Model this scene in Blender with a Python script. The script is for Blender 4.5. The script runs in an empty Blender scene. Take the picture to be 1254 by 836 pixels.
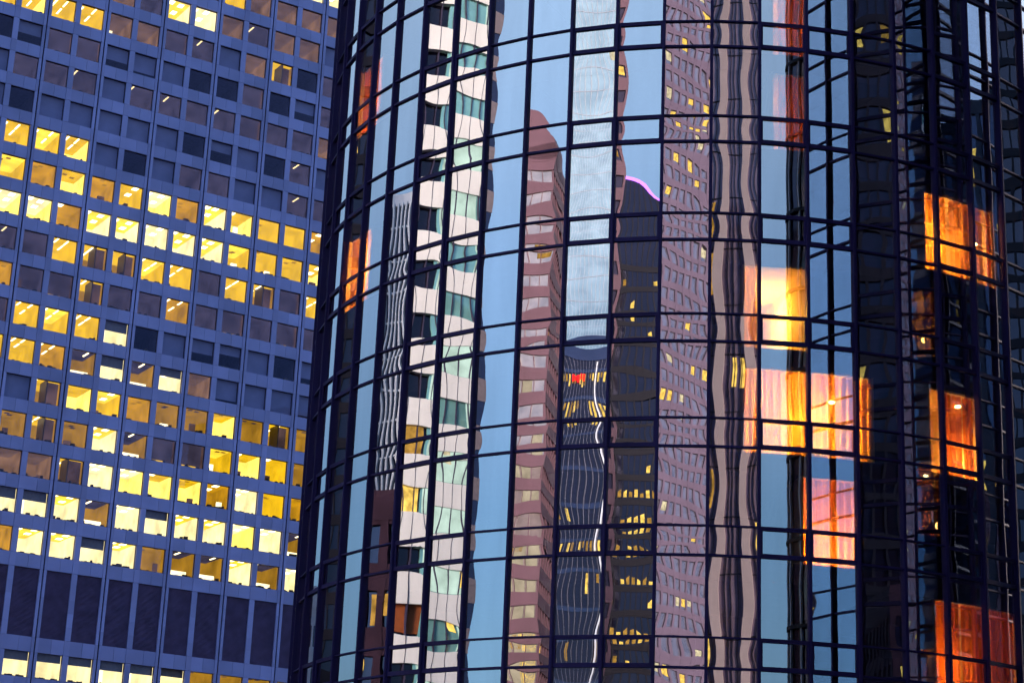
import bpy, bmesh, math, random
from mathutils import Vector, Matrix

random.seed(7)
SC = bpy.context.scene
COL = SC.collection
PI = math.pi

# ------------------------------------------------------------------ camera
CAMZ = 2.0
F_PX, PITCH, ROLL, YAW = 2358.49, 0.310182, 0.0422768, -0.0987974
W_PX, H_PX = 1254.0, 836.0
_cp, _sp, _cy, _sy = math.cos(PITCH), math.sin(PITCH), math.cos(YAW), math.sin(YAW)
FW = Vector((_sy * _cp, _cy * _cp, _sp))
_r = Vector((_cy, -_sy, 0)); _u = _r.cross(FW)
RT = _r * math.cos(ROLL) + _u * math.sin(ROLL)
UP = -_r * math.sin(ROLL) + _u * math.cos(ROLL)
cam = bpy.data.cameras.new('camera')
cam.sensor_width = 36.0; cam.lens = 36.0 * F_PX / W_PX
cam.clip_start = 0.1; cam.clip_end = 20000
camo = bpy.data.objects.new('camera', cam); COL.objects.link(camo)
camo.matrix_world = Matrix(((RT.x, UP.x, -FW.x, 0), (RT.y, UP.y, -FW.y, 0), (RT.z, UP.z, -FW.z, CAMZ), (0, 0, 0, 1)))
SC.camera = camo

# ------------------------------------------------------------------ dusk sky
SUN_EL, SUN_ROT = math.radians(12.0), math.radians(42)     # low in the north-east, behind the hotel
wd = bpy.data.worlds.new('World'); SC.world = wd; wd.use_nodes = True
nt = wd.node_tree; nt.nodes.clear()
wo = nt.nodes.new('ShaderNodeOutputWorld'); bg = nt.nodes.new('ShaderNodeBackground')
sky = nt.nodes.new('ShaderNodeTexSky'); sky.sky_type = 'NISHITA'; sky.sun_disc = False
sky.sun_elevation = SUN_EL; sky.sun_rotation = SUN_ROT
sky.air_density = 1.3; sky.dust_density = 0.3; sky.ozone_density = 4.0; sky.altitude = 50
bg.inputs['Strength'].default_value = 0.15
# dusk: the sky opposite the sun is deeper towards the horizon
_tc = nt.nodes.new('ShaderNodeTexCoord'); _sx = nt.nodes.new('ShaderNodeSeparateXYZ'); _cr = nt.nodes.new('ShaderNodeValToRGB')
_els = _cr.color_ramp.elements
_els[0].position = 0.12; _els[0].color = (.13, .150, .20, 1)
_els[1].position = 1.0; _els[1].color = (.80, .85, 1.15, 1)
_e = _els.new(0.22); _e.color = (.20, .205, .24, 1)
_e = _els.new(0.34); _e.color = (.42, .345, .345, 1)
_e = _els.new(0.47); _e.color = (.80, .56, .465, 1)
_e = _els.new(0.62); _e.color = (.60, .60, .66, 1)
_ml = nt.nodes.new('ShaderNodeVectorMath'); _ml.operation = 'MULTIPLY'
_sc = nt.nodes.new('ShaderNodeVectorMath'); _sc.operation = 'SCALE'; _sc.inputs['Scale'].default_value = 2.6
nt.links.new(_tc.outputs['Generated'], _sx.inputs[0]); nt.links.new(_sx.outputs['Z'], _cr.inputs[0])
nt.links.new(sky.outputs[0], _ml.inputs[0]); nt.links.new(_cr.outputs[0], _ml.inputs[1]); nt.links.new(_ml.outputs[0], _sc.inputs[0])
nt.links.new(_sc.outputs[0], bg.inputs['Color']); nt.links.new(bg.outputs[0], wo.inputs['Surface'])
sl = bpy.data.lights.new('sun', 'SUN'); sl.energy = 5.0; sl.angle = math.radians(25); sl.color = (1.0, 0.82, 0.72)
so = bpy.data.objects.new('sun', sl); COL.objects.link(so)
_sd = Vector((math.sin(SUN_ROT) * math.cos(math.radians(12)), math.cos(SUN_ROT) * math.cos(math.radians(12)), math.sin(math.radians(12))))
so.rotation_euler = (-_sd).to_track_quat('-Z', 'Y').to_euler(); so.location = (0, 0, 300)
SC.view_settings.view_transform = 'Standard'; SC.view_settings.look = 'None'
SC.view_settings.exposure = 1.0; SC.view_settings.gamma = 1.0
SC.view_settings.use_curve_mapping = False
SC.cycles.max_bounces = 12; SC.cycles.glossy_bounces = 6; SC.cycles.transparent_max_bounces = 16
SC.cycles.diffuse_bounces = 3
SC.cycles.use_adaptive_sampling = True; SC.cycles.adaptive_threshold = 0.03; SC.cycles.adaptive_min_samples = 24
SC.cycles.sample_clamp_indirect = 6.0
SC.cycles.caustics_reflective = False; SC.cycles.caustics_refractive = False

# ------------------------------------------------------------------ materials
def new_mat(name):
    m = bpy.data.materials.new(name); m.use_nodes = True
    n = m.node_tree; n.nodes.clear()
    o = n.nodes.new('ShaderNodeOutputMaterial')
    return m, n, o

def pbr(name, col, rough=0.6, spec=0.4, metal=0.0, var=0.12, scale=3.0, bump=0.0, bscale=30, stretch=(1, 1, 1), island=0.0):
    m, n, o = new_mat(name)
    b = n.nodes.new('ShaderNodeBsdfPrincipled')
    b.inputs['Roughness'].default_value = rough; b.inputs['Metallic'].default_value = metal
    b.inputs['Specular IOR Level'].default_value = spec
    tc = n.nodes.new('ShaderNodeTexCoord'); mp = n.nodes.new('ShaderNodeMapping'); mp.inputs['Scale'].default_value = stretch
    no = n.nodes.new('ShaderNodeTexNoise'); no.inputs['Scale'].default_value = scale; no.inputs['Detail'].default_value = 6
    cr = n.nodes.new('ShaderNodeValToRGB')
    cr.color_ramp.elements[0].position = 0.3; cr.color_ramp.elements[1].position = 0.7
    cr.color_ramp.elements[0].color = tuple(c * (1 - var) for c in col) + (1,)
    cr.color_ramp.elements[1].color = tuple(min(1, c * (1 + var)) for c in col) + (1,)
    n.links.new(tc.outputs['Object'], mp.inputs['Vector']); n.links.new(mp.outputs[0], no.inputs['Vector'])
    n.links.new(no.outputs['Fac'], cr.inputs['Fac'])
    if island:      # each slab of cladding was cut from a slightly different block
        ge = n.nodes.new('ShaderNodeNewGeometry'); mr = n.nodes.new('ShaderNodeMapRange')
        mr.inputs['To Min'].default_value = 1 - island; mr.inputs['To Max'].default_value = 1 + island
        vs = n.nodes.new('ShaderNodeVectorMath'); vs.operation = 'SCALE'
        n.links.new(ge.outputs['Random Per Island'], mr.inputs['Value']); n.links.new(cr.outputs['Color'], vs.inputs[0]); n.links.new(mr.outputs[0], vs.inputs['Scale'])
        n.links.new(vs.outputs[0], b.inputs['Base Color'])
    else: n.links.new(cr.outputs['Color'], b.inputs['Base Color'])
    if bump:
        n2 = n.nodes.new('ShaderNodeTexNoise'); n2.inputs['Scale'].default_value = bscale; n2.inputs['Detail'].default_value = 5
        bp = n.nodes.new('ShaderNodeBump'); bp.inputs['Strength'].default_value = bump; bp.inputs['Distance'].default_value = 0.02
        n.links.new(mp.outputs[0], n2.inputs['Vector']); n.links.new(n2.outputs['Fac'], bp.inputs['Height']); n.links.new(bp.outputs[0], b.inputs['Normal'])
    n.links.new(b.outputs[0], o.inputs['Surface'])
    return m

def emit(name, col, strength, var=0.25, scale=0.45):
    """emission: lamps, and room surfaces whose lighting is put in as glow"""
    m, n, o = new_mat(name)
    e = n.nodes.new('ShaderNodeEmission'); e.inputs['Color'].default_value = tuple(col) + (1,)
    tc = n.nodes.new('ShaderNodeTexCoord'); no = n.nodes.new('ShaderNodeTexNoise')
    no.inputs['Scale'].default_value = scale; no.inputs['Detail'].default_value = 3
    mr = n.nodes.new('ShaderNodeMapRange'); mr.inputs['From Min'].default_value = 0.3; mr.inputs['From Max'].default_value = 0.7
    mr.inputs['To Min'].default_value = strength * (1 - var); mr.inputs['To Max'].default_value = strength * (1 + var)
    n.links.new(tc.outputs['Object'], no.inputs['Vector']); n.links.new(no.outputs['Fac'], mr.inputs['Value'])
    n.links.new(mr.outputs[0], e.inputs['Strength'])
    n.links.new(e.outputs[0], o.inputs['Surface'])
    return m

def mirror_glass(name, refl, refl_edge, trans, rough=0.0, wob=0.0):
    """half-mirrored glass: a reflected part plus a tinted see-through part"""
    m, n, o = new_mat(name)
    g = n.nodes.new('ShaderNodeBsdfGlossy'); g.inputs['Roughness'].default_value = rough
    t = n.nodes.new('ShaderNodeBsdfTransparent'); t.inputs['Color'].default_value = tuple(trans) + (1,)
    lw = n.nodes.new('ShaderNodeLayerWeight'); lw.inputs['Blend'].default_value = 0.5
    pw = n.nodes.new('ShaderNodeMath'); pw.operation = 'POWER'; pw.inputs[1].default_value = 2.2
    mx = n.nodes.new('ShaderNodeMix'); mx.data_type = 'RGBA'
    mx.inputs['A'].default_value = tuple(refl) + (1,); mx.inputs['B'].default_value = tuple(refl_edge) + (1,)
    n.links.new(lw.outputs['Facing'], pw.inputs[0]); n.links.new(pw.outputs[0], mx.inputs['Factor'])
    ge = n.nodes.new('ShaderNodeNewGeometry'); mr = n.nodes.new('ShaderNodeMapRange'); mr.inputs['To Min'].default_value = .93; mr.inputs['To Max'].default_value = 1.03
    tcn = n.nodes.new('ShaderNodeTexCoord'); nz = n.nodes.new('ShaderNodeTexNoise'); nz.inputs['Scale'].default_value = .7; nz.inputs['Detail'].default_value = 5
    mpn = n.nodes.new('ShaderNodeMapping'); mpn.inputs['Scale'].default_value = (3, 3, .35)
    n.links.new(tcn.outputs['Object'], mpn.inputs[0]); n.links.new(mpn.outputs[0], nz.inputs['Vector'])
    md = n.nodes.new('ShaderNodeMapRange'); md.inputs['From Min'].default_value = .3; md.inputs['From Max'].default_value = .7; md.inputs['To Min'].default_value = .92; md.inputs['To Max'].default_value = 1.02
    n.links.new(nz.outputs['Fac'], md.inputs['Value'])      # dust streaks left by the rain
    mm = n.nodes.new('ShaderNodeMath'); mm.operation = 'MULTIPLY'; n.links.new(ge.outputs['Random Per Island'], mr.inputs['Value'])
    n.links.new(mr.outputs[0], mm.inputs[0]); n.links.new(md.outputs[0], mm.inputs[1])
    vs = n.nodes.new('ShaderNodeVectorMath'); vs.operation = 'SCALE'
    n.links.new(mx.outputs['Result'], vs.inputs[0]); n.links.new(mm.outputs[0], vs.inputs['Scale']); n.links.new(vs.outputs[0], g.inputs['Color'])
    if wob:
        tc = n.nodes.new('ShaderNodeTexCoord'); no = n.nodes.new('ShaderNodeTexNoise'); no.inputs['Scale'].default_value = 0.9
        bp = n.nodes.new('ShaderNodeBump'); bp.inputs['Strength'].default_value = 1.0; bp.inputs['Distance'].default_value = wob
        n.links.new(tc.outputs['Object'], no.inputs['Vector']); n.links.new(no.outputs['Fac'], bp.inputs['Height']); n.links.new(bp.outputs[0], g.inputs['Normal'])
    a = n.nodes.new('ShaderNodeAddShader'); n.links.new(g.outputs[0], a.inputs[0]); n.links.new(t.outputs[0], a.inputs[1])
    n.links.new(a.outputs[0], o.inputs['Surface'])
    return m

def tower_glass(name, base, refl, rough=0.03, mixf=0.5):
    m, n, o = new_mat(name)
    g = n.nodes.new('ShaderNodeBsdfGlossy'); g.inputs['Roughness'].default_value = rough; g.inputs['Color'].default_value = tuple(refl) + (1,)
    d = n.nodes.new('ShaderNodeBsdfDiffuse')
    tc = n.nodes.new('ShaderNodeTexCoord'); no = n.nodes.new('ShaderNodeTexNoise'); no.inputs['Scale'].default_value = 0.35; no.inputs['Detail'].default_value = 4
    cr = n.nodes.new('ShaderNodeValToRGB'); cr.color_ramp.elements[0].position = .35; cr.color_ramp.elements[1].position = .65
    cr.color_ramp.elements[0].color = tuple(c * .7 for c in base) + (1,); cr.color_ramp.elements[1].color = tuple(min(1, c * 1.3) for c in base) + (1,)
    n.links.new(tc.outputs['Object'], no.inputs['Vector']); n.links.new(no.outputs['Fac'], cr.inputs['Fac']); n.links.new(cr.outputs[0], d.inputs['Color'])
    mx = n.nodes.new('ShaderNodeMixShader'); mx.inputs[0].default_value = mixf
    n.links.new(d.outputs[0], mx.inputs[1]); n.links.new(g.outputs[0], mx.inputs[2]); n.links.new(mx.outputs[0], o.inputs['Surface'])
    return m

def cloth(name, col, transl=0.5, folds=26):
    m, n, o = new_mat(name)
    d = n.nodes.new('ShaderNodeBsdfDiffuse'); t = n.nodes.new('ShaderNodeBsdfTranslucent')
    tc = n.nodes.new('ShaderNodeTexCoord'); no = n.nodes.new('ShaderNodeTexNoise'); no.inputs['Scale'].default_value = 8
    mp = n.nodes.new('ShaderNodeMapping'); mp.inputs['Scale'].default_value = (1, 1, .05)
    cr = n.nodes.new('ShaderNodeValToRGB')
    cr.color_ramp.elements[0].position = .3; cr.color_ramp.elements[1].position = .7
    cr.color_ramp.elements[0].color = tuple(c * .8 for c in col) + (1,); cr.color_ramp.elements[1].color = tuple(min(1, c * 1.15) for c in col) + (1,)
    n.links.new(tc.outputs['Object'], mp.inputs[0]); n.links.new(mp.outputs[0], no.inputs['Vector']); n.links.new(no.outputs['Fac'], cr.inputs[0])
    n.links.new(cr.outputs[0], d.inputs['Color']); n.links.new(cr.outputs[0], t.inputs['Color'])
    mx = n.nodes.new('ShaderNodeMixShader'); mx.inputs[0].default_value = transl
    n.links.new(d.outputs[0], mx.inputs[1]); n.links.new(t.outputs[0], mx.inputs[2]); n.links.new(mx.outputs[0], o.inputs['Surface'])
    return m

M = {}
M['asphalt'] = pbr('asphalt', (0.05, 0.05, 0.052), 0.85, 0.3, var=.25, scale=.6, bump=.3)
M['frame'] = pbr('dark_bronze_frame', (0.030, 0.020, 0.090), 0.55, 0.16, var=.2, scale=1.5, stretch=(1, 1, .2))
M['hotel_glass'] = mirror_glass('half_mirror_glass', (0.62, 0.64, 0.66), (0.98, 0.98, 0.98), (0.38, 0.31, 0.26))
M['twin_glass'] = mirror_glass('darker_mirror_glass', (0.31, 0.38, 0.49), (0.72, 0.76, 0.82), (0.30, 0.22, 0.18))
M['slab'] = pbr('concrete_slab', (0.10, 0.085, 0.08), 0.9, 0.2)
M['room_wall'] = pbr('hotel_room_paint', (0.70, 0.52, 0.28), 0.8, 0.2)
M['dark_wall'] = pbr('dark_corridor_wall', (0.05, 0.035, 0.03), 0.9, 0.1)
M['curtain_orange'] = cloth('amber_curtain', (0.85, 0.46, 0.10))
M['curtain_red'] = cloth('rust_curtain', (0.72, 0.25, 0.05))
M['curtain_dim'] = cloth('brown_curtain', (0.16, 0.075, 0.05))
M['room_lamp'] = emit('room_lamp_glow', (1.0, 0.72, 0.30), 14, var=0)
M['stone_blue'] = pbr('blue_grey_granite', (0.29, 0.295, 0.56), 0.55, 0.4, var=.16, scale=.16, island=.13, bump=.15, bscale=14)
M['joint'] = pbr('dark_joint', (0.035, 0.03, 0.06), 0.8, 0.2)
M['louvre'] = pbr('dark_louvre_metal', (0.15, 0.105, 0.22), 0.6, 0.3, var=.2, scale=1.0)
M['win_frame'] = pbr('window_frame_bronze', (0.03, 0.025, 0.05), 0.5, 0.4)
M['office_pane'] = mirror_glass('office_window_glass', (0.028, 0.030, 0.062), (0.3, 0.3, 0.45), (0.86, 0.82, 0.74))

# lit-office surfaces: lamp light put into walls and ceilings as their own glow
YEL = (1.0, 0.60, 0.035)
M['ceil_bright'] = emit('lit_ceiling_bright', (1.0, 0.60, 0.012), 0.52, .25)
M['wall_bright'] = emit('lit_wall_bright', (1.0, 0.60, 0.02), 0.50, .35)
M['ceil_white'] = emit('lit_ceiling_white', (1.0, 0.86, 0.44), 0.80, .30)
M['wall_white'] = emit('lit_wall_white', (1.0, 0.88, 0.55), 1.2, .30)
M['ceil_mid'] = emit('lit_ceiling_mid', (1.0, 0.52, 0.05), 0.20, .35)
M['wall_mid'] = emit('lit_wall_mid', (1.0, 0.55, 0.06), 0.26, .45)
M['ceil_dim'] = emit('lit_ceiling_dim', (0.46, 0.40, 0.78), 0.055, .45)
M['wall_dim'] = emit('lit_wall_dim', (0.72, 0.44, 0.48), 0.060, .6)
M['ceil_dark'] = pbr('unlit_ceiling', (0.16, 0.17, 0.34), .9, .1)  # sky's blue on dark glass is put into this paint and the next
M['wall_dark'] = pbr('unlit_wall', (0.12, 0.125, 0.27), .9, .1)
M['fixture'] = emit('ceiling_fixture', (1.0, 0.88, 0.52), 2.6, 0)
M['fixture_dim'] = emit('ceiling_fixture_far', (1.0, 0.78, 0.40), 0.9, 0)
M['clutter'] = pbr('desk_clutter', (0.07, 0.055, 0.06), .8, .2)
M['sky_sheen_sheet'] = pbr('sky_sheen_blue_grey', (0.20, 0.22, 0.50), .7, .3, var=.15, scale=.5)  # blue of sky reflected in dark windows, put into a sheet's colour
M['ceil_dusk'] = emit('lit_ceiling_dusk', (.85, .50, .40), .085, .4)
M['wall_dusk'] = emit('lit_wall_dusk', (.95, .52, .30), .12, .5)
M['ceil_amber'] = emit('lit_ceiling_amber', (1.0, 0.50, 0.012), 0.36, .3)
M['wall_amber'] = emit('lit_wall_amber', (1.0, 0.50, 0.02), 0.30, .4)
M['ceil_hot'] = emit('lit_ceiling_hot', (1.0, 0.70, 0.05), 0.75, .3)
M['wall_hot'] = emit('lit_wall_hot', (1.0, 0.76, 0.14), 0.95, .3)
M['blind'] = pbr('grey_blind', (0.20, 0.19, 0.26), .8, .2)

# ------------------------------------------------------------------ mesh helpers
class MB:
    def __init__(s): s.v = []; s.f = []; s.m = []
    def quad(s, a, b, c, d, mi=0):
        k = len(s.v); s.v += [tuple(a), tuple(b), tuple(c), tuple(d)]; s.f.append((k, k + 1, k + 2, k + 3)); s.m.append(mi)
    def box8(s, p, mi=0):
        k = len(s.v); s.v += [tuple(q) for q in p]
        for f in ((0, 3, 2, 1), (4, 5, 6, 7), (0, 1, 5, 4), (1, 2, 6, 5), (2, 3, 7, 6), (3, 0, 4, 7)):
            s.f.append(tuple(k + i for i in f)); s.m.append(mi)
    def box(s, x0, x1, y0, y1, z0, z1, mi=0):
        s.box8([(x0, y0, z0), (x1, y0, z0), (x1, y1, z0), (x0, y1, z0), (x0, y0, z1), (x1, y0, z1), (x1, y1, z1), (x0, y1, z1)], mi)
    def build(s, name, mats, parent=None, smooth=False, loc=None, rotz=0):
        me = bpy.data.meshes.new(name); me.from_pydata(s.v, [], s.f)
        for mm in (mats if isinstance(mats, (list, tuple)) else [mats]): me.materials.append(mm)
        me.polygons.foreach_set('material_index', s.m)
        if smooth: me.polygons.foreach_set('use_smooth', [True] * len(s.f))
        me.update()
        o = bpy.data.objects.new(name, me); COL.objects.link(o)
        if parent: o.parent = parent
        if loc: o.location = loc
        o.rotation_euler.z = rotz
        return o

def thing(name, label, cat, loc=(0, 0, 0), rotz=0, group=None):
    o = bpy.data.objects.new(name, None); COL.objects.link(o)
    o.location = loc; o.rotation_euler.z = rotz; o.empty_display_size = 1
    o['label'] = label; o['category'] = cat
    if group: o['group'] = group
    return o

def proj(P):
    d = Vector(P) - Vector((0, 0, CAMZ)); z = d.dot(FW)
    if z < 1: return None
    return (W_PX / 2 + F_PX * d.dot(RT) / z, H_PX / 2 - F_PX * d.dot(UP) / z)
def seen_area(pts):
    q = [proj(p) for p in pts]
    if any(a is None for a in q): return 0
    x0 = max(0, min(a[0] for a in q)); x1 = min(W_PX, max(a[0] for a in q))
    y0 = max(0, min(a[1] for a in q)); y1 = min(H_PX, max(a[1] for a in q))
    return max(0, x1 - x0) * max(0, y1 - y0)

# ------------------------------------------------------------------ ground
g = MB(); g.quad((-6000, -6000, 0), (6000, -6000, 0), (6000, 6000, 0), (-6000, 6000, 0))
go = g.build('ground', M['asphalt']); go['kind'] = 'structure'

# ------------------------------------------------------------------ round glass hotel tower
R = 12.6
DTH, TH0 = 0.1063916, 0.0322238
N_PAN = 59
HOTEL = (0.0, 4.906162 * R)
FLOOR_H, SHORT_H = 2.901523, 0.779617
ZL1 = 24.649527 + CAMZ
def zL(k): return ZL1 - (k - 1) * FLOOR_H
def zU(k): return zL(k) + SHORT_H
K_TOP, K_BOT = -10, 9
DT = 2 * PI / N_PAN
def th(j): return TH0 + j * DTH if -16 <= j <= 12 else TH0 + j * DTH
def rad(t, r, z, c=(0, 0)): return (c[0] + r * math.sin(t), c[1] - r * math.cos(t), z)

def pane_mesh(b, j, z0, z1, rng, nx=6, nz=10, amp=0.0013):
    """one sheet of glass, very slightly pillowed the way heat-treated glass is"""
    a0, a1 = th(j), th(j + 1)
    A = Vector(rad(a0, R - .04, 0)); B = Vector(rad(a1, R - .04, 0)); mid = (a0 + a1) / 2
    n = Vector((math.sin(mid), -math.cos(mid), 0)); k = len(b.v)
    s = amp * rng.uniform(.5, 1.5) * (1 if rng.random() < .85 else -.6)
    hs = (z1 - z0) / 2.1
    tw, ph, am2 = rng.uniform(-.0009, .0009), rng.uniform(0, 6.28), rng.uniform(.0001, .0006)
    fq = rng.uniform(.7, 2.2)
    tx, tz = rng.uniform(-.0007, .0007), rng.uniform(-.0007, .0007)
    for iz in range(nz + 1):
        v = iz / nz
        for ix in range(nx + 1):
            u = ix / nx
            d = s * min(1, hs + .25) * math.sin(PI * u) * math.sin(PI * v) + tw * (u - .5) * (v - .5) + am2 * math.sin(2 * PI * v * fq + ph) * (u - .3)
            d += tx * (u - .5) + tz * (v - .5)
            p = A.lerp(B, u) + n * d; p.z = z0 + (z1 - z0) * v
            b.v.append(tuple(p))
    for iz in range(nz):
        for ix in range(nx):
            q = k + iz * (nx + 1) + ix
            b.f.append((q, q + 1, q + nx + 2, q + nx + 1)); b.m.append(0)

def radial_box(b, t, w, r0, r1, z0, z1, mi=0):
    c = Vector((math.cos(t), math.sin(t), 0)) * (w / 2); n = Vector((math.sin(t), -math.cos(t), 0))
    def P(s, r, z): q = n * r + c * s; return (q.x, q.y, z)
    b.box8([P(-1, r1, z0), P(1, r1, z0), P(1, r0, z0), P(-1, r0, z0), P(-1, r1, z1), P(1, r1, z1), P(1, r0, z1), P(-1, r0, z1)], mi)

def chord_box(b, t0, t1, r0, r1, z0, z1, mi=0):
    b.box8([rad(t0, r1, z0), rad(t1, r1, z0), rad(t1, r0, z0), rad(t0, r0, z0), rad(t0, r1, z1), rad(t1, r1, z1), rad(t1, r0, z1), rad(t0, r0, z1)], mi)

def annulus(b, r0, r1, z0, z1, t0=0, t1=2 * PI, n=59, mi=0):
    for i in range(n):
        chord_box(b, t0 + (t1 - t0) * i / n, t0 + (t1 - t0) * (i + 1) / n, r0, r1, z0, z1, mi)

def is_vent(j): return j % 4 in (1, 2)

def curtain(b, t0, t1, z0, z1, r, rng, close=1.0, amp=.05):
    n = max(8, int((t1 - t0) * r / .035)); k = len(b.v); ph = rng.uniform(0, 6)
    for i in range(n + 1):
        t = t0 + (t1 - t0) * i / n; s = (t - t0) * r
        d = amp * math.sin(s * 2 * PI / .19 + ph + .8 * math.sin(s * 3.1)) + .02 * math.sin(s * 23)
        b.v.append(rad(t, r + d * .7, z0)); b.v.append(rad(t, r + d, (z0 + z1) / 2)); b.v.append(rad(t, r + d, z1))
    for i in range(n):
        for q in (0, 1):
            a = k + 3 * i + q; b.f.append((a, a + 3, a + 4, a + 1)); b.m.append(0)

VIS_J = range(-13, 9)
VIS_K = range(0, 9)

def hotel_tower(root, visible, seed):
    rng = random.Random(seed)
    allj = [j for j in range(-30, N_PAN - 30)]
    G = M['hotel_glass'] if visible else M['twin_glass']
    cand = []
    rest_t, rest_s = MB(), MB()
    for j in allj:
        for k in range(K_TOP, K_BOT + 1):
            for kind, z0, z1 in (('tall', zU(k), zL(k - 1)), ('short', zL(k), zU(k))):
                nx, nz = (8, 14) if kind == 'tall' else (6, 6)
                ar = 0
                if visible and j in VIS_J and k in VIS_K:
                    pts = [Vector(rad(t, R, z)) + Vector((HOTEL[0], HOTEL[1], 0)) for t in (th(j), th(j + 1)) for z in (z0, z1)]
                    ar = seen_area(pts)
                cand.append((ar, kind, j, k, z0, z1, nx, nz))
    for kind, nm, rest in (('tall', 'window_pane', rest_t), ('short', 'transom_pane', rest_s)):
        c = sorted([x for x in cand if x[1] == kind], key=lambda x: -x[0])
        for i, (ar, _, j, k, z0, z1, nx, nz) in enumerate(c):
            r2 = random.Random(seed * 1000 + j * 37 + k * 5 + (kind == 'tall'))
            if ar > 0 and i < 100:
                b = MB(); pane_mesh(b, j, z0, z1, r2, nx, nz); b.build(nm, G, root, smooth=True)
            else:
                pane_mesh(rest, j, z0, z1, r2, nx, nz)
        o = rest.build(nm, G, root, smooth=True); o['kind'] = 'stuff'
    zt, zb = zL(K_TOP - 1) + .3, 0.0
    restm = MB()
    for j in allj:
        b = MB() if (visible and j in VIS_J) else restm
        radial_box(b, th(j), .085, R - .10, R + .075, zb, zt)
        radial_box(b, th(j), .045, R + .075, R + .088, zb, zt)      # cover cap
        if b is not restm: b.build('mullion', M['frame'], root)
    o = restm.build('mullion', M['frame'], root); o['kind'] = 'stuff'
    for k in range(K_TOP - 1, K_BOT + 1):
        for z, hgt in ((zL(k), .060), (zU(k), .042)):
            b = MB()
            for j in allj:
                e = .0425 / R
                chord_box(b, th(j) + e, th(j + 1) - e, R - .07, R + .022, z - hgt / 2, z + hgt / 2)
            b.build('transom', M['frame'], root)
    restv = MB()
    for j in allj:
        if not is_vent(j): continue
        for k in range(K_TOP, K_BOT + 1):
            b = MB() if (visible and j in VIS_J and k in VIS_K) else restv
            e = .043 / R; w = .055; t0, t1 = th(j) + e, th(j + 1) - e; z0, z1 = zL(k) + .032, zU(k) - .025
            tw = w / R
            chord_box(b, t0, t1, R - .03, R + .016, z0, z0 + w); chord_box(b, t0, t1, R - .03, R + .016, z1 - w, z1)
            chord_box(b, t0, t0 + tw, R - .03, R + .014, z0 + w, z1 - w); chord_box(b, t1 - tw, t1, R - .03, R + .014, z0 + w, z1 - w)
            if b is not restv: b.build('vent_frame', M['frame'], root)
    o = restv.build('vent_frame', M['frame'], root); o['kind'] = 'stuff'
    # inside: floor slabs, core, dark curtains
    b = MB()
    for k in range(K_TOP - 1, K_BOT + 1): annulus(b, 4.0, R - .2, zL(k) - .62, zL(k) - .08)
    b.build('floor_slab', M['slab'], root)
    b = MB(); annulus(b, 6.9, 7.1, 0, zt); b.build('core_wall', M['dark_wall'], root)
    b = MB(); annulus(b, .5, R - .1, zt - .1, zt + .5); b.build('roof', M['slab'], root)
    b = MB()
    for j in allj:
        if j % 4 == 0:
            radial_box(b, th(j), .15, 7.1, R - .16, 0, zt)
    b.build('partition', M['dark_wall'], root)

hotel = thing('hotel_tower', 'round hotel tower of half mirrored dark framed glass reflecting the skyline', 'building', (HOTEL[0], HOTEL[1], 0), group='round glass hotel towers')
hotel_tower(hotel, True, 3)
def lit_room(j0, j1, k, parts, lamp_j, power, color=(1.0, .56, .20), lamp_r=10.2, lamp_z=1.3, bulb=None):
    """a lit bedroom: side walls, back wall, curtains, a lamp"""
    rng = random.Random(int(j0 * 10) + k * 100)
    zf, zc = zL(k) - .08, zL(k - 1) - .62
    b = MB()
    t0, t1 = th(j0), th(j1)
    radial_box(b, t0, .06, 7.2, R - .22, zf, zc); radial_box(b, t1, .06, 7.2, R - .22, zf, zc)
    annulus(b, 7.15, 7.3, zf, zc, t0, t1, 8)
    annulus(b, 7.3, R - .3, zc - .02, zc - .004, t0, t1, 8)
    b.build('bedroom_wall', M['room_wall'], hotel)
    for (c0, c1, m) in parts:
        b = MB(); curtain(b, th(c0), th(c1), zf + .03, zc - .04, R - .36, rng)
        b.build('curtain', M[m], hotel, smooth=True)
    l = bpy.data.lights.new('room_light', 'POINT'); l.energy = power; l.color = color; l.shadow_soft_size = .12
    lo = bpy.data.objects.new('room_light', l); COL.objects.link(lo); lo.parent = hotel
    lo.location = rad(th(lamp_j), lamp_r, zf + lamp_z)
    if bulb:
        bj, br, bz = bulb
        bm = bmesh.new(); bmesh.ops.create_uvsphere(bm, u_segments=12, v_segments=8, radius=.06)
        me = bpy.data.meshes.new('lamp_bulb'); bm.to_mesh(me); bm.free(); me.materials.append(M['room_lamp'])
        o = bpy.data.objects.new('lamp_bulb', me); COL.objects.link(o); o.parent = hotel
        o.location = rad(th(bj), br, zf + bz); o.scale = (1.5, 1.5, .7)
PW = 1.0
lit_room(0.7, 2.02, 4, [(0.72, .98, 'curtain_orange')], 1.45, 330, (1, .60, .08), 10.2, 1.55)
lit_room(0.7, 3.45, 5, [(0.74, 3.42, 'curtain_orange')], 2.1, 680, (1, .54, .06), 11.0, 1.0, bulb=(2.55, R - .25, 1.55))
lit_room(1.9, 3.05, 6, [(1.95, 3.0, 'curtain_orange')], 2.45, 300, (1, .40, .05), 11.3, .5)
lit_room(1.3, 2.05, 1, [(1.45, 2.02, 'curtain_red')], 1.7, 40, (1, .5, .16), 10.6, .9)
lit_room(1.3, 2.05, 2, [(1.45, 2.02, 'curtain_red')], 1.7, 30, (1, .5, .16), 10.6, .9)
lit_room(4.8, 6.95, 3, [(4.95, 5.45, 'curtain_orange'), (5.62, 6.6, 'curtain_orange'), (6.72, 6.9, 'curtain_red')], 5.5, 260, (1, .52, .10), 11.5, .9, bulb=(6.3, R - .3, 1.2))
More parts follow.
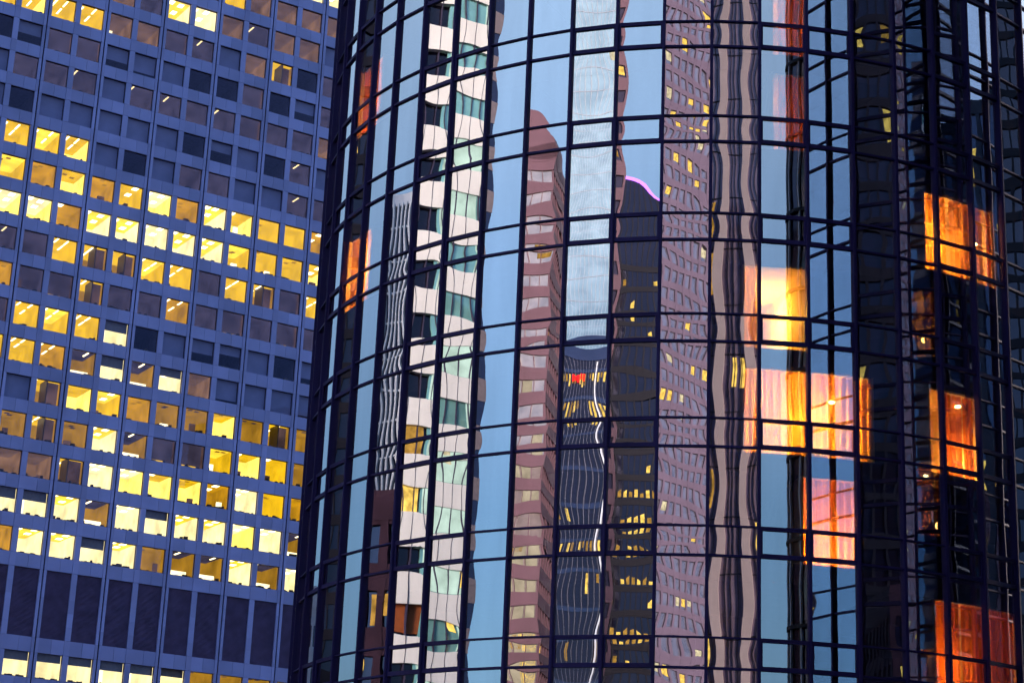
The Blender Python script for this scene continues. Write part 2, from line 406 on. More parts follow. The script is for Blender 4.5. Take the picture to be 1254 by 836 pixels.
lit_room(4.8, 6.2, 5, [(5.25, 5.75, 'curtain_red'), (5.85, 6.1, 'curtain_red')], 5.8, 110, (1, .55, .12), 11.6, .5, bulb=(5.6, R - .25, 2.0))
lit_room(4.8, 7.2, 7, [(4.9, 5.5, 'curtain_red'), (5.6, 7.1, 'curtain_red')], 5.4, 90, (1, .48, .10), 11.5, .6)
lit_room(-10.2, -8.9, 3, [(-10.1, -9, 'curtain_orange')], -9.5, 260, (1, .55, .10), 11.2, 1.2)
lit_room(-10.2, -8.9, 1, [(-10.1, -9, 'curtain_red')], -9.6, 110, (1, .5, .12), 10.9, 1.0)

# its twin, standing to the right of the frame and mirrored in the right hand panes
NEIGH = (21.0, 42.5)
twin = thing('hotel_tower', 'second round glass hotel tower, mirrored in the right hand panes of the first', 'building', (NEIGH[0], NEIGH[1], 0), 0.0, group='round glass hotel towers')
hotel_tower(twin, False, 11)

# ------------------------------------------------------------------ office block on the left
OFF_T, OFF_W, OFF_A, OFF_DL, OFF_AZ, OFF_EL = 221.70439, 3.384407, 0.6575676, 0.1391818, -0.3811329, 0.4496664
O_BASE = Vector((OFF_T * math.sin(OFF_AZ) * math.cos(OFF_EL), OFF_T * math.cos(OFF_AZ) * math.cos(OFF_EL), OFF_T * math.sin(OFF_EL) + CAMZ))
# local frame: x along the facade, -y out of it, z up; local z = world z
office = thing('office_tower', 'blue grey granite office block with rows of yellow lit windows', 'building', (O_BASE.x, O_BASE.y, 0), OFF_A)
OZ = O_BASE.z; FH = 4.0; WW, WH = 2.70, 2.60
def wx(i): return i * OFF_W + OFF_DL * (math.floor((i + 1) / 2) - i / 2)
I0, I1 = -9, 20
K0 = -9
fa = MB(); jt = MB()
def tops():
    out = [(k, OZ - FH * k, WH) for k in range(K0, 15)]
    out.append(('L', OZ - FH * 15.0 - .02, 7.0))
    out += [(k, OZ - FH * (17.13 + (k - 17)), WH) for k in range(17, 26)]
    return out
ROWS = tops()
zmax = ROWS[0][1] + 3
for idx, (k, zt, hh) in enumerate(ROWS):
    zb = zt - hh
    zn = ROWS[idx + 1][1] if idx + 1 < len(ROWS) else zb - 1.4
    for i in range(I0, I1):
        x0, x1 = wx(i), wx(i) + WW
        # spandrel below the opening: two slabs and an open joint
        xm = (x0 + x1) / 2
        fa.box(x0 + .012, xm - .012, .04, .5, zn + .0, zb)
        fa.box(xm + .012, x1 - .012, .04, .5, zn + .0, zb)
        # pier right of the window
        xe = wx(i + 1)
        z_hi, z_lo = zt, zn
        for (a, b_) in ((z_lo + .012, zb - .012), (zb + .012, z_hi - .012)):
            nseg = 1 if k != 'L' or a < zb - .1 else 5
            for q in range(nseg):
                aa = a + (b_ - a) * q / nseg + (.01 if q else 0); bb = a + (b_ - a) * (q + 1) / nseg
                if i % 2 == 0:          # joint pier: two strips either side of a dark groove
                    w = (xe - x1)
                    fa.box(x1, x1 + w * .40, 0, .5, aa, bb); fa.box(xe - w * .40, xe, 0, .5, aa, bb)
                else:
                    fa.box(x1, xe, 0, .5, aa, bb)
    
# top spandrel
fa.box(wx(I0), wx(I1), .04, .5, ROWS[0][1], zmax)
fo = fa.build('facade', M['stone_blue'], office)
# dark backing in the joints (only behind solid parts)
for idx, (k, zt, hh) in enumerate(ROWS):
    zb = zt - hh; zn = ROWS[idx + 1][1] if idx + 1 < len(ROWS) else zb - 1.4
    jt.box(wx(I0), wx(I1), .16, .3, zn - .0, zb - .02)
    for i in range(I0, I1):
        jt.box(wx(i) + WW + .02, wx(i + 1) - .02, .14, .29, zb, zt)
jt.build('joint_backing', M['joint'], office)
b = MB(); b.box(wx(I0), wx(I1), 9.0, 45, 0, zmax + .5); b.box(wx(I0), wx(I1), .5, 9.0, zmax - 1.0, zmax + .5)
b.box(wx(I0), wx(I0) + .5, .5, 9.0, 0, zmax - 1); b.box(wx(I1) - .5, wx(I1), .5, 9.0, 0, zmax - 1)
b.build('building_body', M['stone_blue'], office)

# how each window looks: W white-bright, Y yellow, S yellow with slanted fixtures, M mid, O orange-dim, B dim brown, D dark,
# H half blind over bright, L dim with a light strip low down, V split by a partition
PAT = {
 -5: 'DDDDDDDDBDDBWWD', -4: 'DDDDBBDYDDDWWYB', -3: 'YDDDDYDBYOOOOBB', -2: 'YWWYOBWWOBOODBB', -1: 'SSSSOOLBDOVDBBD',
  0: 'DDLLDDDDDLDDBDD', 1: 'DBBBDBBBBLBBOBD', 2: 'DDDDDDDDDDDBDBD', 3: 'DSSSDDDBBDDBBBD', 4: 'YYYYYYWYWYYYYYY',
  5: 'WWWYWWWWWYYYYYY', 6: 'BBBSVVSSBSVLSBB', 7: 'YYBLVBBSBLBLBBB', 8: 'DLSSSHDDDDDDDDD', 9: 'YYSSPHPHODDDDDD',
 10: 'DDDVYYYMMYMVMMM', 11: 'YYMVMWPLLYYYMYM', 12: 'ODOOVWWYYYWYYYY', 13: 'YWHHWPWHWWWWPWW', 14: 'WYYWWHWMPPWPWWW',
 17: 'YYHHHHHHHMMMMMM',
}
# string index 0 is column -1
def style(i, k):
    s = PAT.get(k)
    if s is None or not (0 <= i + 1 < len(s)): return random.choice('DDBDM')
    return s[i + 1]

CUR = {'W': ('ceil_white', 'wall_white'), 'Y': ('ceil_bright', 'wall_bright'), 'S': ('ceil_bright', 'wall_bright'), 'M': ('ceil_mid', 'wall_mid'),
       'O': ('ceil_dusk', 'wall_dusk'), 'B': ('ceil_dim', 'wall_dim'), 'D': ('ceil_dark', 'wall_dark'), 'H': ('ceil_white', 'wall_white'),
       'L': ('ceil_dim', 'wall_bright'), 'V': ('ceil_bright', 'wall_mid'), 'P': ('ceil_dim', 'wall_mid')}
MATLIST = ['ceil_white', 'wall_white', 'ceil_bright', 'wall_bright', 'ceil_mid', 'wall_mid', 'ceil_dim', 'wall_dim', 'ceil_dark', 'wall_dark', 'fixture', 'fixture_dim', 'clutter', 'win_frame', 'blind', 'sky_sheen_sheet', 'ceil_amber', 'wall_amber', 'ceil_hot', 'wall_hot', 'ceil_dusk', 'wall_dusk']
MI = {n: q for q, n in enumerate(MATLIST)}
def window_mesh(b, x, zt, hh, st, rng):
    ce, wa = CUR[st]
    if st in 'YS':
        ce, wa = rng.choice(((ce, wa), (ce, wa), ('ceil_amber', 'wall_amber'), ('ceil_hot', 'wall_bright'), ('ceil_bright', 'wall_hot')))
    elif st == 'W':
        ce, wa = rng.choice(((ce, wa), ('ceil_white', 'wall_hot'), ('ceil_hot', 'wall_white'), ('ceil_hot', 'wall_white')))
    z1 = zt + .18; z0 = zt - hh - .7
    xl, xr = x - .15, x + WW + .15
    dep = {'W': 6, 'Y': 5, 'S': 6.5, 'H': 5, 'L': 5.5}.get(st, 5.5) + rng.uniform(-.8, .8)
    y0, y1 = .34, dep
    low = wa
    b.quad((xl, y0, z1), (xr, y0, z1), (xr, y1, z1), (xl, y1, z1), MI[ce])
    # back wall in two or three panels of different brightness
    cut = rng.uniform(.25, .75); xm = xl + (xr - xl) * cut
    alt = {'wall_bright': 'ceil_bright', 'wall_white': 'ceil_white', 'wall_mid': 'ceil_mid', 'wall_dim': 'ceil_dim'}.get(wa, wa)
    b.quad((xl, y1, z0), (xm, y1, z0), (xm, y1, z1), (xl, y1, z1), MI[wa]); b.quad((xm, y1, z0), (xr, y1, z0), (xr, y1, z1), (xm, y1, z1), MI[alt])
    sw = 'wall_dim' if st == 'L' else wa; sa = 'wall_dim' if st == 'L' else alt
    b.quad((xl, y0, z0), (xl, y1, z0), (xl, y1, z1), (xl, y0, z1), MI[sw]); b.quad((xr, y0, z0), (xr, y1, z0), (xr, y1, z1), (xr, y0, z1), MI[sa])
    b.quad((xl, y0, z0), (xr, y0, z0), (xr, y1, z0), (xl, y1, z0), MI['wall_dark'])
    # fixtures
    if st in 'SWHP' or (st == 'Y' and rng.random() < .35) or (st == 'B' and rng.random() < .3) or (st == 'V'):
        n = {'S': 2, 'W': 2, 'H': 2}.get(st, 1)
        for q in range(n):
            fx = xl + (xr - xl) * rng.uniform(.12, .85) if n == 1 else xl + (xr - xl) * (.25 + .45 * q + rng.uniform(-.08, .08))
            for yy in ((rng.uniform(.7, 1.3)), rng.uniform(2.8, 3.4)):
                ln = 1.5 if st in 'SBPV' else .9
                w2 = .09 if st in 'SBPV' else .30
                if st in 'BP' and yy > 2: continue
                b.box(fx - w2, fx + w2, yy, yy + ln, z1 - .05, z1 - .004, MI['fixture' if st in 'SWHYVP' else 'fixture_dim'])
    elif st in 'YM':
        for q in range(2):
            fx = xl + (xr - xl) * rng.uniform(.15, .85); yy = rng.uniform(.8, 3)
            b.box(fx - .25, fx + .25, yy, yy + .5, z1 - .03, z1 - .004, MI['ceil_mid' if st == 'Y' else 'ceil_dim'])
    # things standing at the sill
    if st != 'D' or rng.random() < .5:
        xx = x + .05
        while xx < x + WW - .2:
            w = rng.uniform(.12, .5); hgt = rng.choice((0, .08, .18, .3, .12)) * rng.uniform(.6, 1.3)
            if hgt > .03: b.box(xx, min(xx + w, x + WW - .05), .75, 1.05, zt - hh - .3, zt - hh + hgt + .10, MI['clutter'])
            xx += w
    if st == 'D' and rng.random() < .75:
        b.box(x + .02, x + WW - .02, .46, .48, zt - hh * (1 if rng.random() < .7 else rng.uniform(.4, .9)), zt, MI['sky_sheen_sheet'])  # added sheet behind dark panes, coloured like the sky they would reflect
    if st == 'L':
        b.box(x + .1, x + WW * rng.uniform(.5, .9), 1.2, 1.4, zt - hh + .10, zt - hh + .42, MI['wall_bright'])
        b.box(xl, xr, 1.5, 1.55, z0, z1, MI['ceil_dim'])
    if st == 'P':
        b.box(xl, xr, 2.6, 2.65, z0, zt - hh * .62, MI['wall_white'])
    if st == 'H':
        b.box(x + .06, x + WW - .06, .45, .47, zt - hh * rng.uniform(.28, .45), zt, MI['blind'])
    if st == 'V':
        xm = x + WW * rng.uniform(.4, .6)
        b.box(xm - .05, xm + .05, .42, 2.6, z0, z1, MI['win_frame'])
        b.box(xm + .05, xr, 1.5, 1.55, z0, z1, MI['wall_dim'])
    if st in 'YMO' and rng.random() < .45:
        w = rng.uniform(.4, .9); xx = x + rng.uniform(.1, WW - w - .1)
        b.box(xx, xx + w, 1.6, 1.9, zt - hh - .3, zt - hh * rng.uniform(.45, .75), MI['wall_dim' if rng.random() < .6 else 'wall_white'])
    # frame in the opening
    f = .05
    b.box(x, x + WW, .20, .34, zt - f, zt, MI['win_frame']); b.box(x, x + WW, .20, .34, zt - hh, zt - hh + f, MI['win_frame'])
    b.box(x, x + f, .20, .34, zt - hh + f, zt - f, MI['win_frame']); b.box(x + WW - f, x + WW, .20, .34, zt - hh + f, zt - f, MI['win_frame'])
office.rotation_euler.z = OFF_A
_ca, _sa = math.cos(OFF_A), math.sin(OFF_A)
def o2w(x, y, z): return (O_BASE.x + x * _ca - y * _sa, O_BASE.y + x * _sa + y * _ca, z)
wins = []
def hidden_by_hotel(P):
    # the ray from the camera passes inside the hotel's round plan
    dx, dy = P[0], P[1]; L = math.hypot(dx, dy); cx, cy = HOTEL
    return abs(dx * cy - dy * cx) / L < R - .1 and (cx * dx + cy * dy) > 0
for (k, zt, hh) in ROWS:
    for i in range(I0, I1):
        x = wx(i)
        pts = [o2w(a, 0, z) for a in (x, x + WW) for z in (zt, zt - hh)]
        ar = seen_area(pts)
        if ar > 0 and all(hidden_by_hotel(p) for p in pts): ar = 0
        wins.append((ar, k, i, x, zt, hh))
wins.sort(key=lambda q: -q[0])
mats = [M[n] for n in MATLIST]
restw, restp, n_w = MB(), MB(), 0
for (ar, k, i, x, zt, hh) in wins:
    rng = random.Random(i * 131 + (k if k != 'L' else 55) * 17)
    if k == 'L':
        b = MB()
        if ar <= 0 and not (-6 < i < 14): continue
        b.box(x, x + WW, .30, .32, zt - hh, zt)
        z = zt - hh + .02
        while z < zt - .1:
            b.box8([(x, .16, z), (x + WW, .16, z), (x + WW, .28, z + .08), (x, .28, z + .08), (x, .16, z + .02), (x + WW, .16, z + .02), (x + WW, .28, z + .10), (x, .28, z + .10)]); z += .125
        if ar > 0: b.build('louvre_panel', M['louvre'], office)
        else: b.build('louvre_panel', M['louvre'], office)
        continue
    pane = [(x + .05, .27, zt - hh + .05), (x + WW - .05, .27, zt - hh + .05), (x + WW - .05, .27, zt - .05), (x + .05, .27, zt - .05)]
    if ar > 0 and n_w < 100:
        n_w += 1
        b = MB(); window_mesh(b, x, zt, hh, style(i, k), rng); o = b.build('window', mats, office)
        p = MB(); p.quad(*pane); p.build('pane', M['office_pane'], o)
    else:
        window_mesh(restw, x, zt, hh, style(i, k), rng); restp.quad(*pane)
o = restw.build('window', mats, office); o['kind'] = 'stuff'
p = restp.build('pane', M['office_pane'], o); p['kind'] = 'stuff'

# ------------------------------------------------------------------ the towers across the street, seen mirrored in the hotel glass
def pane_frame(j, u):
    t0, t1 = th(j), th(j + 1); tm = (t0 + t1) / 2
    A = Vector(rad(t0, R, 0, HOTEL)); B = Vector(rad(t1, R, 0, HOTEL)); P = A.lerp(B, u)
    d = Vector((P.x, P.y, 0)).normalized(); n = Vector((math.sin(tm), -math.cos(tm), 0))
    r = d - n * (2 * d.dot(n))
    return P, r
def site(j, u, s):
    P, r = pane_frame(j, u); q = P + r * s
    return (q.x, q.y, 0), math.degrees(math.atan2(r.x, -r.y))

def grid_tower(name, label, loc, az, rot, x0, x1, depth, h, fh, band, pier_pitch, pier_w, wall, glass, lit=None, lit_p=0.0, lit_w=None, sides=True, proud=.25, seed=1, band_gap=0.0, pier_proud=None, extra=None, lit_t=(0, .5)):
    """a glass box with proud floor bands and piers, and lit windows just behind them"""
    rng = random.Random(seed)
    root = thing(name, label, 'building', loc, math.radians(az + 180 + rot), group='towers mirrored in the hotel glass')
    b = MB(); b.box(x0, x1, 0, depth, 0, h); b.build('glazing', glass, root)
    b = MB(); z = 0; n = int(h / fh)
    for q in range(n + 1):
        z0, z1 = q * fh, q * fh + fh * band
        if z1 > h + .1: z1 = h + .1
        if band > 0: b.box(x0 - proud, x1 + proud, -proud, depth + proud, z0, z1)
    b.box(x0 - proud - .05, x1 + proud + .05, -proud - .05, depth + proud + .05, h - .3, h + 1.2)
    b.build('wall', wall, root)
    if pier_pitch:
        pp = (proud + .03) if pier_proud is None else pier_proud
        b = MB(); x = x0
        while x <= x1 + .01:
            b.box(x - pier_w / 2, x + pier_w / 2, -pp, 0, 0, h); x += pier_pitch
        y = 0
        while y <= depth + .01:
            b.box(x0 - pp, x0, y - pier_w / 2, y + pier_w / 2, 0, h); b.box(x1, x1 + pp, y - pier_w / 2, y + pier_w / 2, 0, h); y += pier_pitch
        b.build('pier', wall if extra is None else extra, root)
    if lit:
        b = MB(); lw = lit_w or pier_pitch or 3
        for q in range(n):
            run = 0; zz0, zz1 = q * fh + fh * band + .1, (q + 1) * fh - .15
            pr = lit_p * rng.choice((.1, .4, 1, 2.4))
            x = x0 + .2
            while x + lw < x1:
                if rng.random() < pr:
                    t = rng.uniform(*lit_t); b.quad((x + .1, -.03, zz0 + t * (zz1 - zz0)), (x + lw - .1, -.03, zz0 + t * (zz1 - zz0)), (x + lw - .1, -.03, zz1), (x + .1, -.03, zz1), rng.randrange(2))
                x += lw
            y = .2
            while y + lw < depth:
                for xs in (x0 - .03, x1 + .03):
                    if rng.random() < pr: b.quad((xs, y + .1, zz0), (xs, y + lw - .1, zz0), (xs, y + lw - .1, zz1), (xs, y + .1, zz1), rng.randrange(2))
                y += lw
        b.build('lit_window', [M['lit_a'], M['lit_b']] if lit is True else lit, root)
    return root

M['lit_a'] = emit('tower_window_light', (1.0, .62, .12), .9, .5, 1.5)
M['lit_b'] = emit('tower_window_light_low', (1.0, .52, .10), .35, .5, 1.5)
M['lit_w'] = emit('tower_window_light_pale', (1.0, .82, .50), .6, .5, 1.5)
M['lit_cream'] = emit('tower_window_light_cream', (1.0, .80, .55), .38, .35, .4)
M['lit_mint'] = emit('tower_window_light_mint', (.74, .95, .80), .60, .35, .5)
M['mauve_glass'] = tower_glass('mauve_window_glass', (0.20, 0.145, 0.19), (.20, .18, .26), .05, .4)
M['white_conc'] = pbr('cream_concrete', (0.84, 0.79, 0.72), .7, .3, var=.06, scale=.3)
M['taupe_stone'] = pbr('taupe_stone', (0.20, 0.16, 0.17), .7, .3)
M['brown_panel'] = pbr('brown_panel', (0.30, 0.075, 0.02), .6, .3)
M['teal_glass'] = tower_glass('teal_glass', (0.24, 0.52, 0.47), (.62, .85, .82), .03, .45)
M['dark_glass'] = tower_glass('dark_tinted_glass', (0.012, 0.010, 0.024), (.10, .10, .14), .05, .5)
M['navy_glass'] = tower_glass('navy_glass', (0.02, 0.02, 0.05), (.18, .20, .30), .04, .5)
M['red_stone'] = pbr('red_granite', (0.115, 0.050, 0.070), .6, .3, var=.12, scale=.2)
M['cream_glass'] = tower_glass('pale_window_glass', (0.29, 0.23, 0.22), (.75, .70, .70), .04, .4)
M['pink_stone'] = pbr('pink_granite', (0.115, 0.080, 0.118), .6, .3, var=.08, scale=.15)
M['lav_glass'] = tower_glass('lavender_window_glass', (0.17, 0.155, 0.205), (.40, .42, .55), .04, .5)
M['pale_glass'] = tower_glass('pale_blue_curtain_wall', (0.34, 0.46, 0.50), (.85, .92, .93), .03, .5)
M['dim_metal'] = pbr('dim_fins', (0.045, 0.045, 0.065), .5, .4, var=.08)
M['grey_metal'] = pbr('grey_fins', (0.34, 0.35, 0.40), .5, .4, var=.08)
M['grey_metal_light'] = pbr('pale_aluminium', (0.66, 0.68, 0.72), .35, .5, var=.05)
M['stone_beige'] = pbr('warm_grey_stone', (0.36, 0.28, 0.27), .7, .3, var=.08, scale=.4)
M['black_metal'] = pbr('black_mullions', (0.006, 0.005, 0.012), .6, .2)
M['brick'] = pbr('red_brick', (0.062, 0.028, 0.045), .85, .2, var=.2, scale=.8)
M['neon_purple'] = emit('purple_neon', (0.55, 0.18, 1.0), 2.2, 0)
M['neon_red'] = emit('red_sign_light', (1.0, 0.01, 0.01), 3.0, 0)

# dark tower at the far left
loc, az = site(-10, .5, 120)
grid_tower('dark_tower', 'dark glass tower with scattered yellow windows, mirrored near the left edge of the hotel', loc, az, 10, -17, 17, 30, 104, 3.6, .3, 1.6, .25, M['black_metal'], M['dark_glass'], True, .10, 1.6, seed=4)
loc, az = site(-11, .5, 100)
grid_tower('low_office', 'low grey block, mirrored at the foot of the leftmost bright strip', loc, az, 0, -11, 11, 20, 29, 3.4, .45, 2.2, .5, M['grey_metal'], M['navy_glass'], True, .08, 2.0, seed=8)
# grey fluted tower and the brick block in front of it
loc, az = site(-8, .35, 150)
grid_tower('fluted_tower', 'grey tower of narrow vertical fins, mirrored beside the cream banded tower', loc, az, 25, -16, 16, 26, 83, 3.8, .06, .72, .26, M['grey_metal_light'], M['navy_glass'], None, 0, seed=5, pier_proud=.55)
loc, az = site(-8, .5, 35)
grid_tower('brick_building', 'red brick building with tall windows, mirrored below the fluted tower', loc, az, 18, -6, 6, 10, 21.5, 3.0, .40, 1.15, .48, M['brick'], M['navy_glass'], True, .07, .7, seed=6)

# cream banded tower, dark glass at one end and teal at the other
wroot = thing('banded_tower', 'cream tower with teal and dark window bands, mirrored left of centre', 'building', (-80.0, 27.0, 0), math.radians(90 - 7.5), group='towers mirrored in the hotel glass')
# local x runs along the facade (+x = north end), -y faces the hotel
HW = 84; FHW = 3.9
b = MB(); b.box(-22.5, 17.0, 0, 26, 0, HW); b.build('teal_glazing', M['teal_glass'], wroot)
b = MB(); b.box(-25.9, -22.5, .6, 25, 0, HW); b.build('corner_glazing', M['navy_glass'], wroot)
b = MB(); b.box(17.0, 23, .3, 26, 0, HW); b.build('dark_glazing', M['dark_glass'], wroot)
b = MB()
for q in range(int(HW / FHW) + 1):
    z0 = q * FHW
    b.box(-22.5, 17.0, -.2, 26.25, z0, z0 + FHW * .50); b.box(17.003, 23.2, -.2, 26.25, z0, z0 + FHW * .51)
b.build('wall', M['white_conc'], wroot)
b = MB()
x = -22.5
while x < 23: b.box(x - .018, x + .018, -.23, .28, 0, HW); x += 1.15
b.build('window_mullion', M['joint'], wroot)
b = MB()
for q in range(int(HW / FHW) + 1): b.box(-25.93, -22.503, .55, 25.1, q * FHW, q * FHW + FHW * .5)
b.build('corner_wall', M['taupe_stone'], wroot)
b = MB(); rng = random.Random(5)
for q in range(int(HW / FHW)):
    z0 = q * FHW + FHW * .52; z1 = (q + 1) * FHW - .02
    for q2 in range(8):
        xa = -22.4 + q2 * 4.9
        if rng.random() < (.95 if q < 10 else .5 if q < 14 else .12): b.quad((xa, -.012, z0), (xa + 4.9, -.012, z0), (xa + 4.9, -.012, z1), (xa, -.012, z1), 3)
    x = -22.2
    if q in (7, 8): b.box(17.2, 22.8, .24, .27, z0, z1, 1 if q == 7 else 2)
    while x < 22.5:
        if rng.random() < .10 and not (x > 16 and q in (5, 7, 8)):
            yy = -.02 if x < 15 else .27
            t = rng.uniform(.3, .8); b.quad((x, yy, z0 + (z1 - z0) * t), (x + rng.uniform(.3, .9), yy, z0 + (z1 - z0) * t), (x + .9, yy, z1), (x + .1, yy, z1), rng.randrange(2))
        x += 1.15
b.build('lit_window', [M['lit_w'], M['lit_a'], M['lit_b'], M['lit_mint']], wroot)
b = MB(); b.box(17.01, 23.1, .1, .28, 5 * FHW + FHW * .56, 6 * FHW); b.build('brown_panel', M['brown_panel'], wroot)

# red granite tower
loc, az = site(-4, .72, 180)
rt = grid_tower('red_granite_tower', 'red granite tower with pale window bands, mirrored right of the cream tower', loc, az, 11, 0, 28, 30, 101, 3.55, .50, 1.9, .10, M['red_stone'], M['cream_glass'], True, .10, 2.4, seed=12)
b = MB(); rng = random.Random(3)
for q in range(6, 20):
    z0 = q * 3.55 + 3.55 * .5 + .08; x = .3
    while x < 27:
        if rng.random() < (.9 if q < 14 else .4): b.quad((x, -.03, z0), (x + 1.75, -.03, z0), (x + 1.75, -.03, z0 + 1.6), (x, -.03, z0 + 1.6))
        x += 1.9
b.build('lit_band', M['lit_cream'], rt)
prof = [(-.3, 101)] + [(-.3 + 8 * (1 - math.cos(a)), 101.3 + 7.2 * math.sin(a)) for a in [PI / 2 * q / 12 for q in range(13)]] + [(28.3, 108.5), (28.3, 101)]
b = MB(); nP = len(prof)
b.v = [(x, -.3, z) for x, z in prof] + [(x, 30.3, z) for x, z in prof]
b.f = [tuple(range(nP - 1, -1, -1)), tuple(range(nP, 2 * nP))] + [(i, (i + 1) % nP, nP + (i + 1) % nP, nP + i) for i in range(nP)]; b.m = [0] * len(b.f)
b.build('rounded_roof', M['red_stone'], rt)
# pale curtain-wall tower, and the dark tower with a red sign in front of it
loc, az = site(-3, .5, 260)
grid_tower('pale_glass_tower', 'very tall pale glass tower with a fine grid, mirrored above the red sign tower', loc, az, 12, -17, 17, 30, 182, 3.9, .03, .62, .05, M['grey_metal'], M['pale_glass'], [M['lit_w'], M['lit_w']], .012, 1.6, seed=13, proud=.05)
loc, az = site(-3, .86, 150)
sgn = grid_tower('dark_sign_tower', 'dark glass tower with a small red rooftop sign and pale corner fin', loc, az, 6, -4, 22, 24, 65, 3.7, .12, .48, .05, M['navy_glass'], M['dark_glass'], True, .30, .45, seed=14, extra=M['dim_metal'], proud=.1, lit_t=(.35, .75))
b = MB(); b.box(-.08, .08, -.4, -.15, 0, 64.4); b.build('corner_fin', M['grey_metal_light'], sgn)
b = MB()
for q, (xx, w, z0, hh) in enumerate(((1.9, .35, 61.6, 1.0), (2.4, .3, 61.9, .8), (2.85, .4, 61.5, 1.0), (3.4, .25, 61.8, .6), (3.8, .3, 61.7, .9))): b.box(xx, xx + w, -.42, -.34, z0, z0 + hh)
b.build('red_sign', M['neon_red'], sgn)
# reddish slab whose edge shows at the left of the next column
loc, az = site(-2, .05, 160)
grid_tower('rose_tower', 'rose granite slab tower, only its edge mirrored beside the purple rimmed tower', loc, az, -9, 0, 27, 24, 120, 3.6, .5, 3, .2, M['red_stone'], M['joint'], True, .2, 2.0, seed=15)
# dark tower with a rounded top and a purple light along it
loc, az = site(-2, .5, 220)
dm = thing('domed_tower', 'dark round topped tower with a purple neon rim, mirrored in the middle of the hotel', 'building', loc, math.radians(az + 180), group='towers mirrored in the hotel glass')
CX, RW, ZS = 6.6, 16.0, 100.0
prof = [(CX - RW, 0), (CX + RW, 0)] + [(CX + RW * math.cos(a), ZS + RW * .95 * math.sin(a)) for a in [PI * q / 28 for q in range(29)]]
b = MB(); nP = len(prof)
b.v = [(x, 0, z) for x, z in prof] + [(x, 28, z) for x, z in prof]
b.f = [tuple(range(nP)), tuple(range(2 * nP - 1, nP - 1, -1))] + [(i, nP + i, nP + (i + 1) % nP, (i + 1) % nP) for i in range(nP)]; b.m = [0] * len(b.f)
b.build('glazing', M['dark_glass'], dm)
b = MB(); x = CX - RW
while x < CX + RW:
    hz = ZS + RW * .95 * math.sqrt(max(0, 1 - ((x - CX) / RW) ** 2)); b.box(x - .1, x + .1, -.2, 0, 0, hz - .3); x += 1.0
for q in range(26): b.box(CX - RW, CX + RW, -.12, 0, q * 4, q * 4 + 1.0)
b.build('mullion', M['black_metal'], dm)
b = MB()
for q in range(28):
    a0, a1 = PI * q / 28, PI * (q + 1) / 28
    P0 = (CX + RW * math.cos(a0), ZS + RW * .95 * math.sin(a0)); P1 = (CX + RW * math.cos(a1), ZS + RW * .95 * math.sin(a1))
    b.box8([(P0[0], -.5, P0[1] - .22), (P1[0], -.5, P1[1] - .22), (P1[0], 0, P1[1] - .22), (P0[0], 0, P0[1] - .22), (P0[0], -.5, P0[1] + .22), (P1[0], -.5, P1[1] + .22), (P1[0], 0, P1[1] + .22), (P0[0], 0, P0[1] + .22)])
b.build('neon_rim', M['neon_purple'], dm)
b = MB(); rng = random.Random(9)
for q in range(25):
    pr = rng.choice((.08, .2, .35, .85, .6)) if q < 17 else rng.choice((.04, .1, .25))
    x = CX - RW + .3
    while x < CX + RW - 1:
        if rng.random() < pr: b.quad((x, -.03, q * 4 + 1.3), (x + .8, -.03, q * 4 + 1.3), (x + .8, -.03, q * 4 + 1.3 + rng.uniform(.4, 1.5)), (x, -.03, q * 4 + 1.3 + rng.uniform(.4, 1.5)), rng.randrange(2))
        x += 1.0
b.build('lit_window', [M['lit_a'], M['lit_b']], dm)
# pink gridded tower
loc, az = site(-1, .5, 280)
grid_tower('pink_granite_tower', 'pink granite tower with a square window grid, mirrored in the middle column', loc, az, -50, -30, 30, 50, 195, 3.9, .36, 2.5, .70, M['pink_stone'], M['lav_glass'], [M['lit_a'], M['lit_w']], .11, 2.5, seed=21)
# grey stone tower with heavy piers
loc, az = site(0, .5, 70)
gt = grid_tower('stone_pier_tower', 'grey stone tower with wide rounded piers, mirrored right of the pink tower', loc, az, 8, -9.625, 9.625, 20, 82, 3.6, .0, 1.75, .56, M['stone_beige'], M['mauve_glass'], True, .10, .42, seed=22, pier_proud=.22)
b = MB()
x = -9.625 + .875
while x < 9.6:
    for dx in (-.34, .02, .30): b.box(x + dx - .02, x + dx + .02, -.10, 0, 0, 82)
    x += 1.75
for q in range(22): b.box(-9.6, 9.6, -.05, 0, q * 3.6, q * 3.6 + .08)
b.build('window_mullion', M['black_metal'], gt)

# north-east: dark tower added to block sky from the right panes, then the striped one
loc, az = site(7, .5, 150)
grid_tower('dark_tower', 'broad dark tower with few lights, added to darken the mirrored panes at the right', loc, az, 5, -16, 16, 26, 120, 3.7, .3, 1.6, .3, M['black_metal'], M['dark_glass'], True, .05, 1.6, seed=31)
q = math.radians(165); loc = (24 + 90 * math.sin(q), 53 - 90 * math.cos(q), 0)
grid_tower('striped_tower', 'blue grey striped tower, mirrored twice at the right edge of the hotel', loc, 165, -12, -15, 30, 24, 72, 3.8, .0, 1.9, .8, M['dim_metal'], M['navy_glass'], True, .06, 1.1, seed=32, pier_proud=.5)

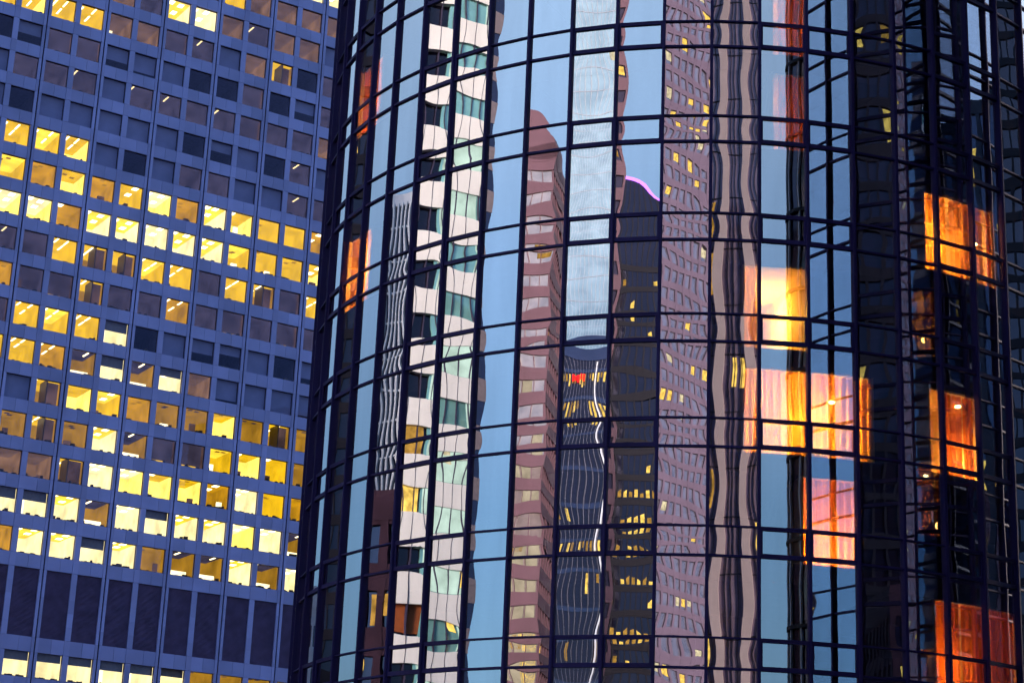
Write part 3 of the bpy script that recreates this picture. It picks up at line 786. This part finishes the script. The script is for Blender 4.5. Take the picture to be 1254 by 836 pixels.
# glass lift shaft between the two hotel towers
sp, _ = site(1, .62, 14); _dir = math.radians(29)
P0, _r1 = pane_frame(1, .62)
lx, ly = P0.x + 14.2 * math.sin(_dir), P0.y - 14.2 * math.cos(_dir)
lift = thing('lift_shaft', 'slim dark lift shaft with pale rails, mirrored beside the lit yellow room', 'lift shaft', (lx, ly, 0))
b = MB()
for q in range(16):
    a0, a1 = 2 * PI * q / 16, 2 * PI * (q + 1) / 16
    b.box8([(.2 * math.cos(a0), .2 * math.sin(a0), 0), (1.0 * math.cos(a0), 1.0 * math.sin(a0), 0), (1.0 * math.cos(a1), 1.0 * math.sin(a1), 0), (.2 * math.cos(a1), .2 * math.sin(a1), 0),
            (.2 * math.cos(a0), .2 * math.sin(a0), 62), (1.0 * math.cos(a0), 1.0 * math.sin(a0), 62), (1.0 * math.cos(a1), 1.0 * math.sin(a1), 62), (.2 * math.cos(a1), .2 * math.sin(a1), 62)])
b.build('shaft_wall', M['dark_glass'], lift)
b = MB()
for q in range(12):
    a = 2 * PI * q / 12; x, y = 1.05 * math.cos(a), 1.05 * math.sin(a); b.box(x - .035, x + .035, y - .035, y + .035, 0, 62)
b.build('rail', M['grey_metal'], lift)
b = MB()
for k in range(21): 
    for q in range(24):
        a0, a1 = 2 * PI * q / 24, 2 * PI * (q + 1) / 24; z = 1 + k * 2.9
        b.box8([(1.0 * math.cos(a0), 1.0 * math.sin(a0), z), (1.12 * math.cos(a0), 1.12 * math.sin(a0), z), (1.12 * math.cos(a1), 1.12 * math.sin(a1), z), (1.0 * math.cos(a1), 1.0 * math.sin(a1), z),
                (1.0 * math.cos(a0), 1.0 * math.sin(a0), z + .12), (1.12 * math.cos(a0), 1.12 * math.sin(a0), z + .12), (1.12 * math.cos(a1), 1.12 * math.sin(a1), z + .12), (1.0 * math.cos(a1), 1.0 * math.sin(a1), z + .12)])
b.build('ring', M['black_metal'], lift)

grid_tower('dark_tower', 'slim dark slab added to hide the sunlit end of the cream banded tower, mirrored twice', (-79.5, 54.5, 0), -94, 0, -3.9, 3.7, 36, 88, 3.6, .3, 1.5, .3, M['black_metal'], M['dark_glass'], True, .10, 1.5, seed=41)  # added slab keeps the bright end wall out of the mirrored view
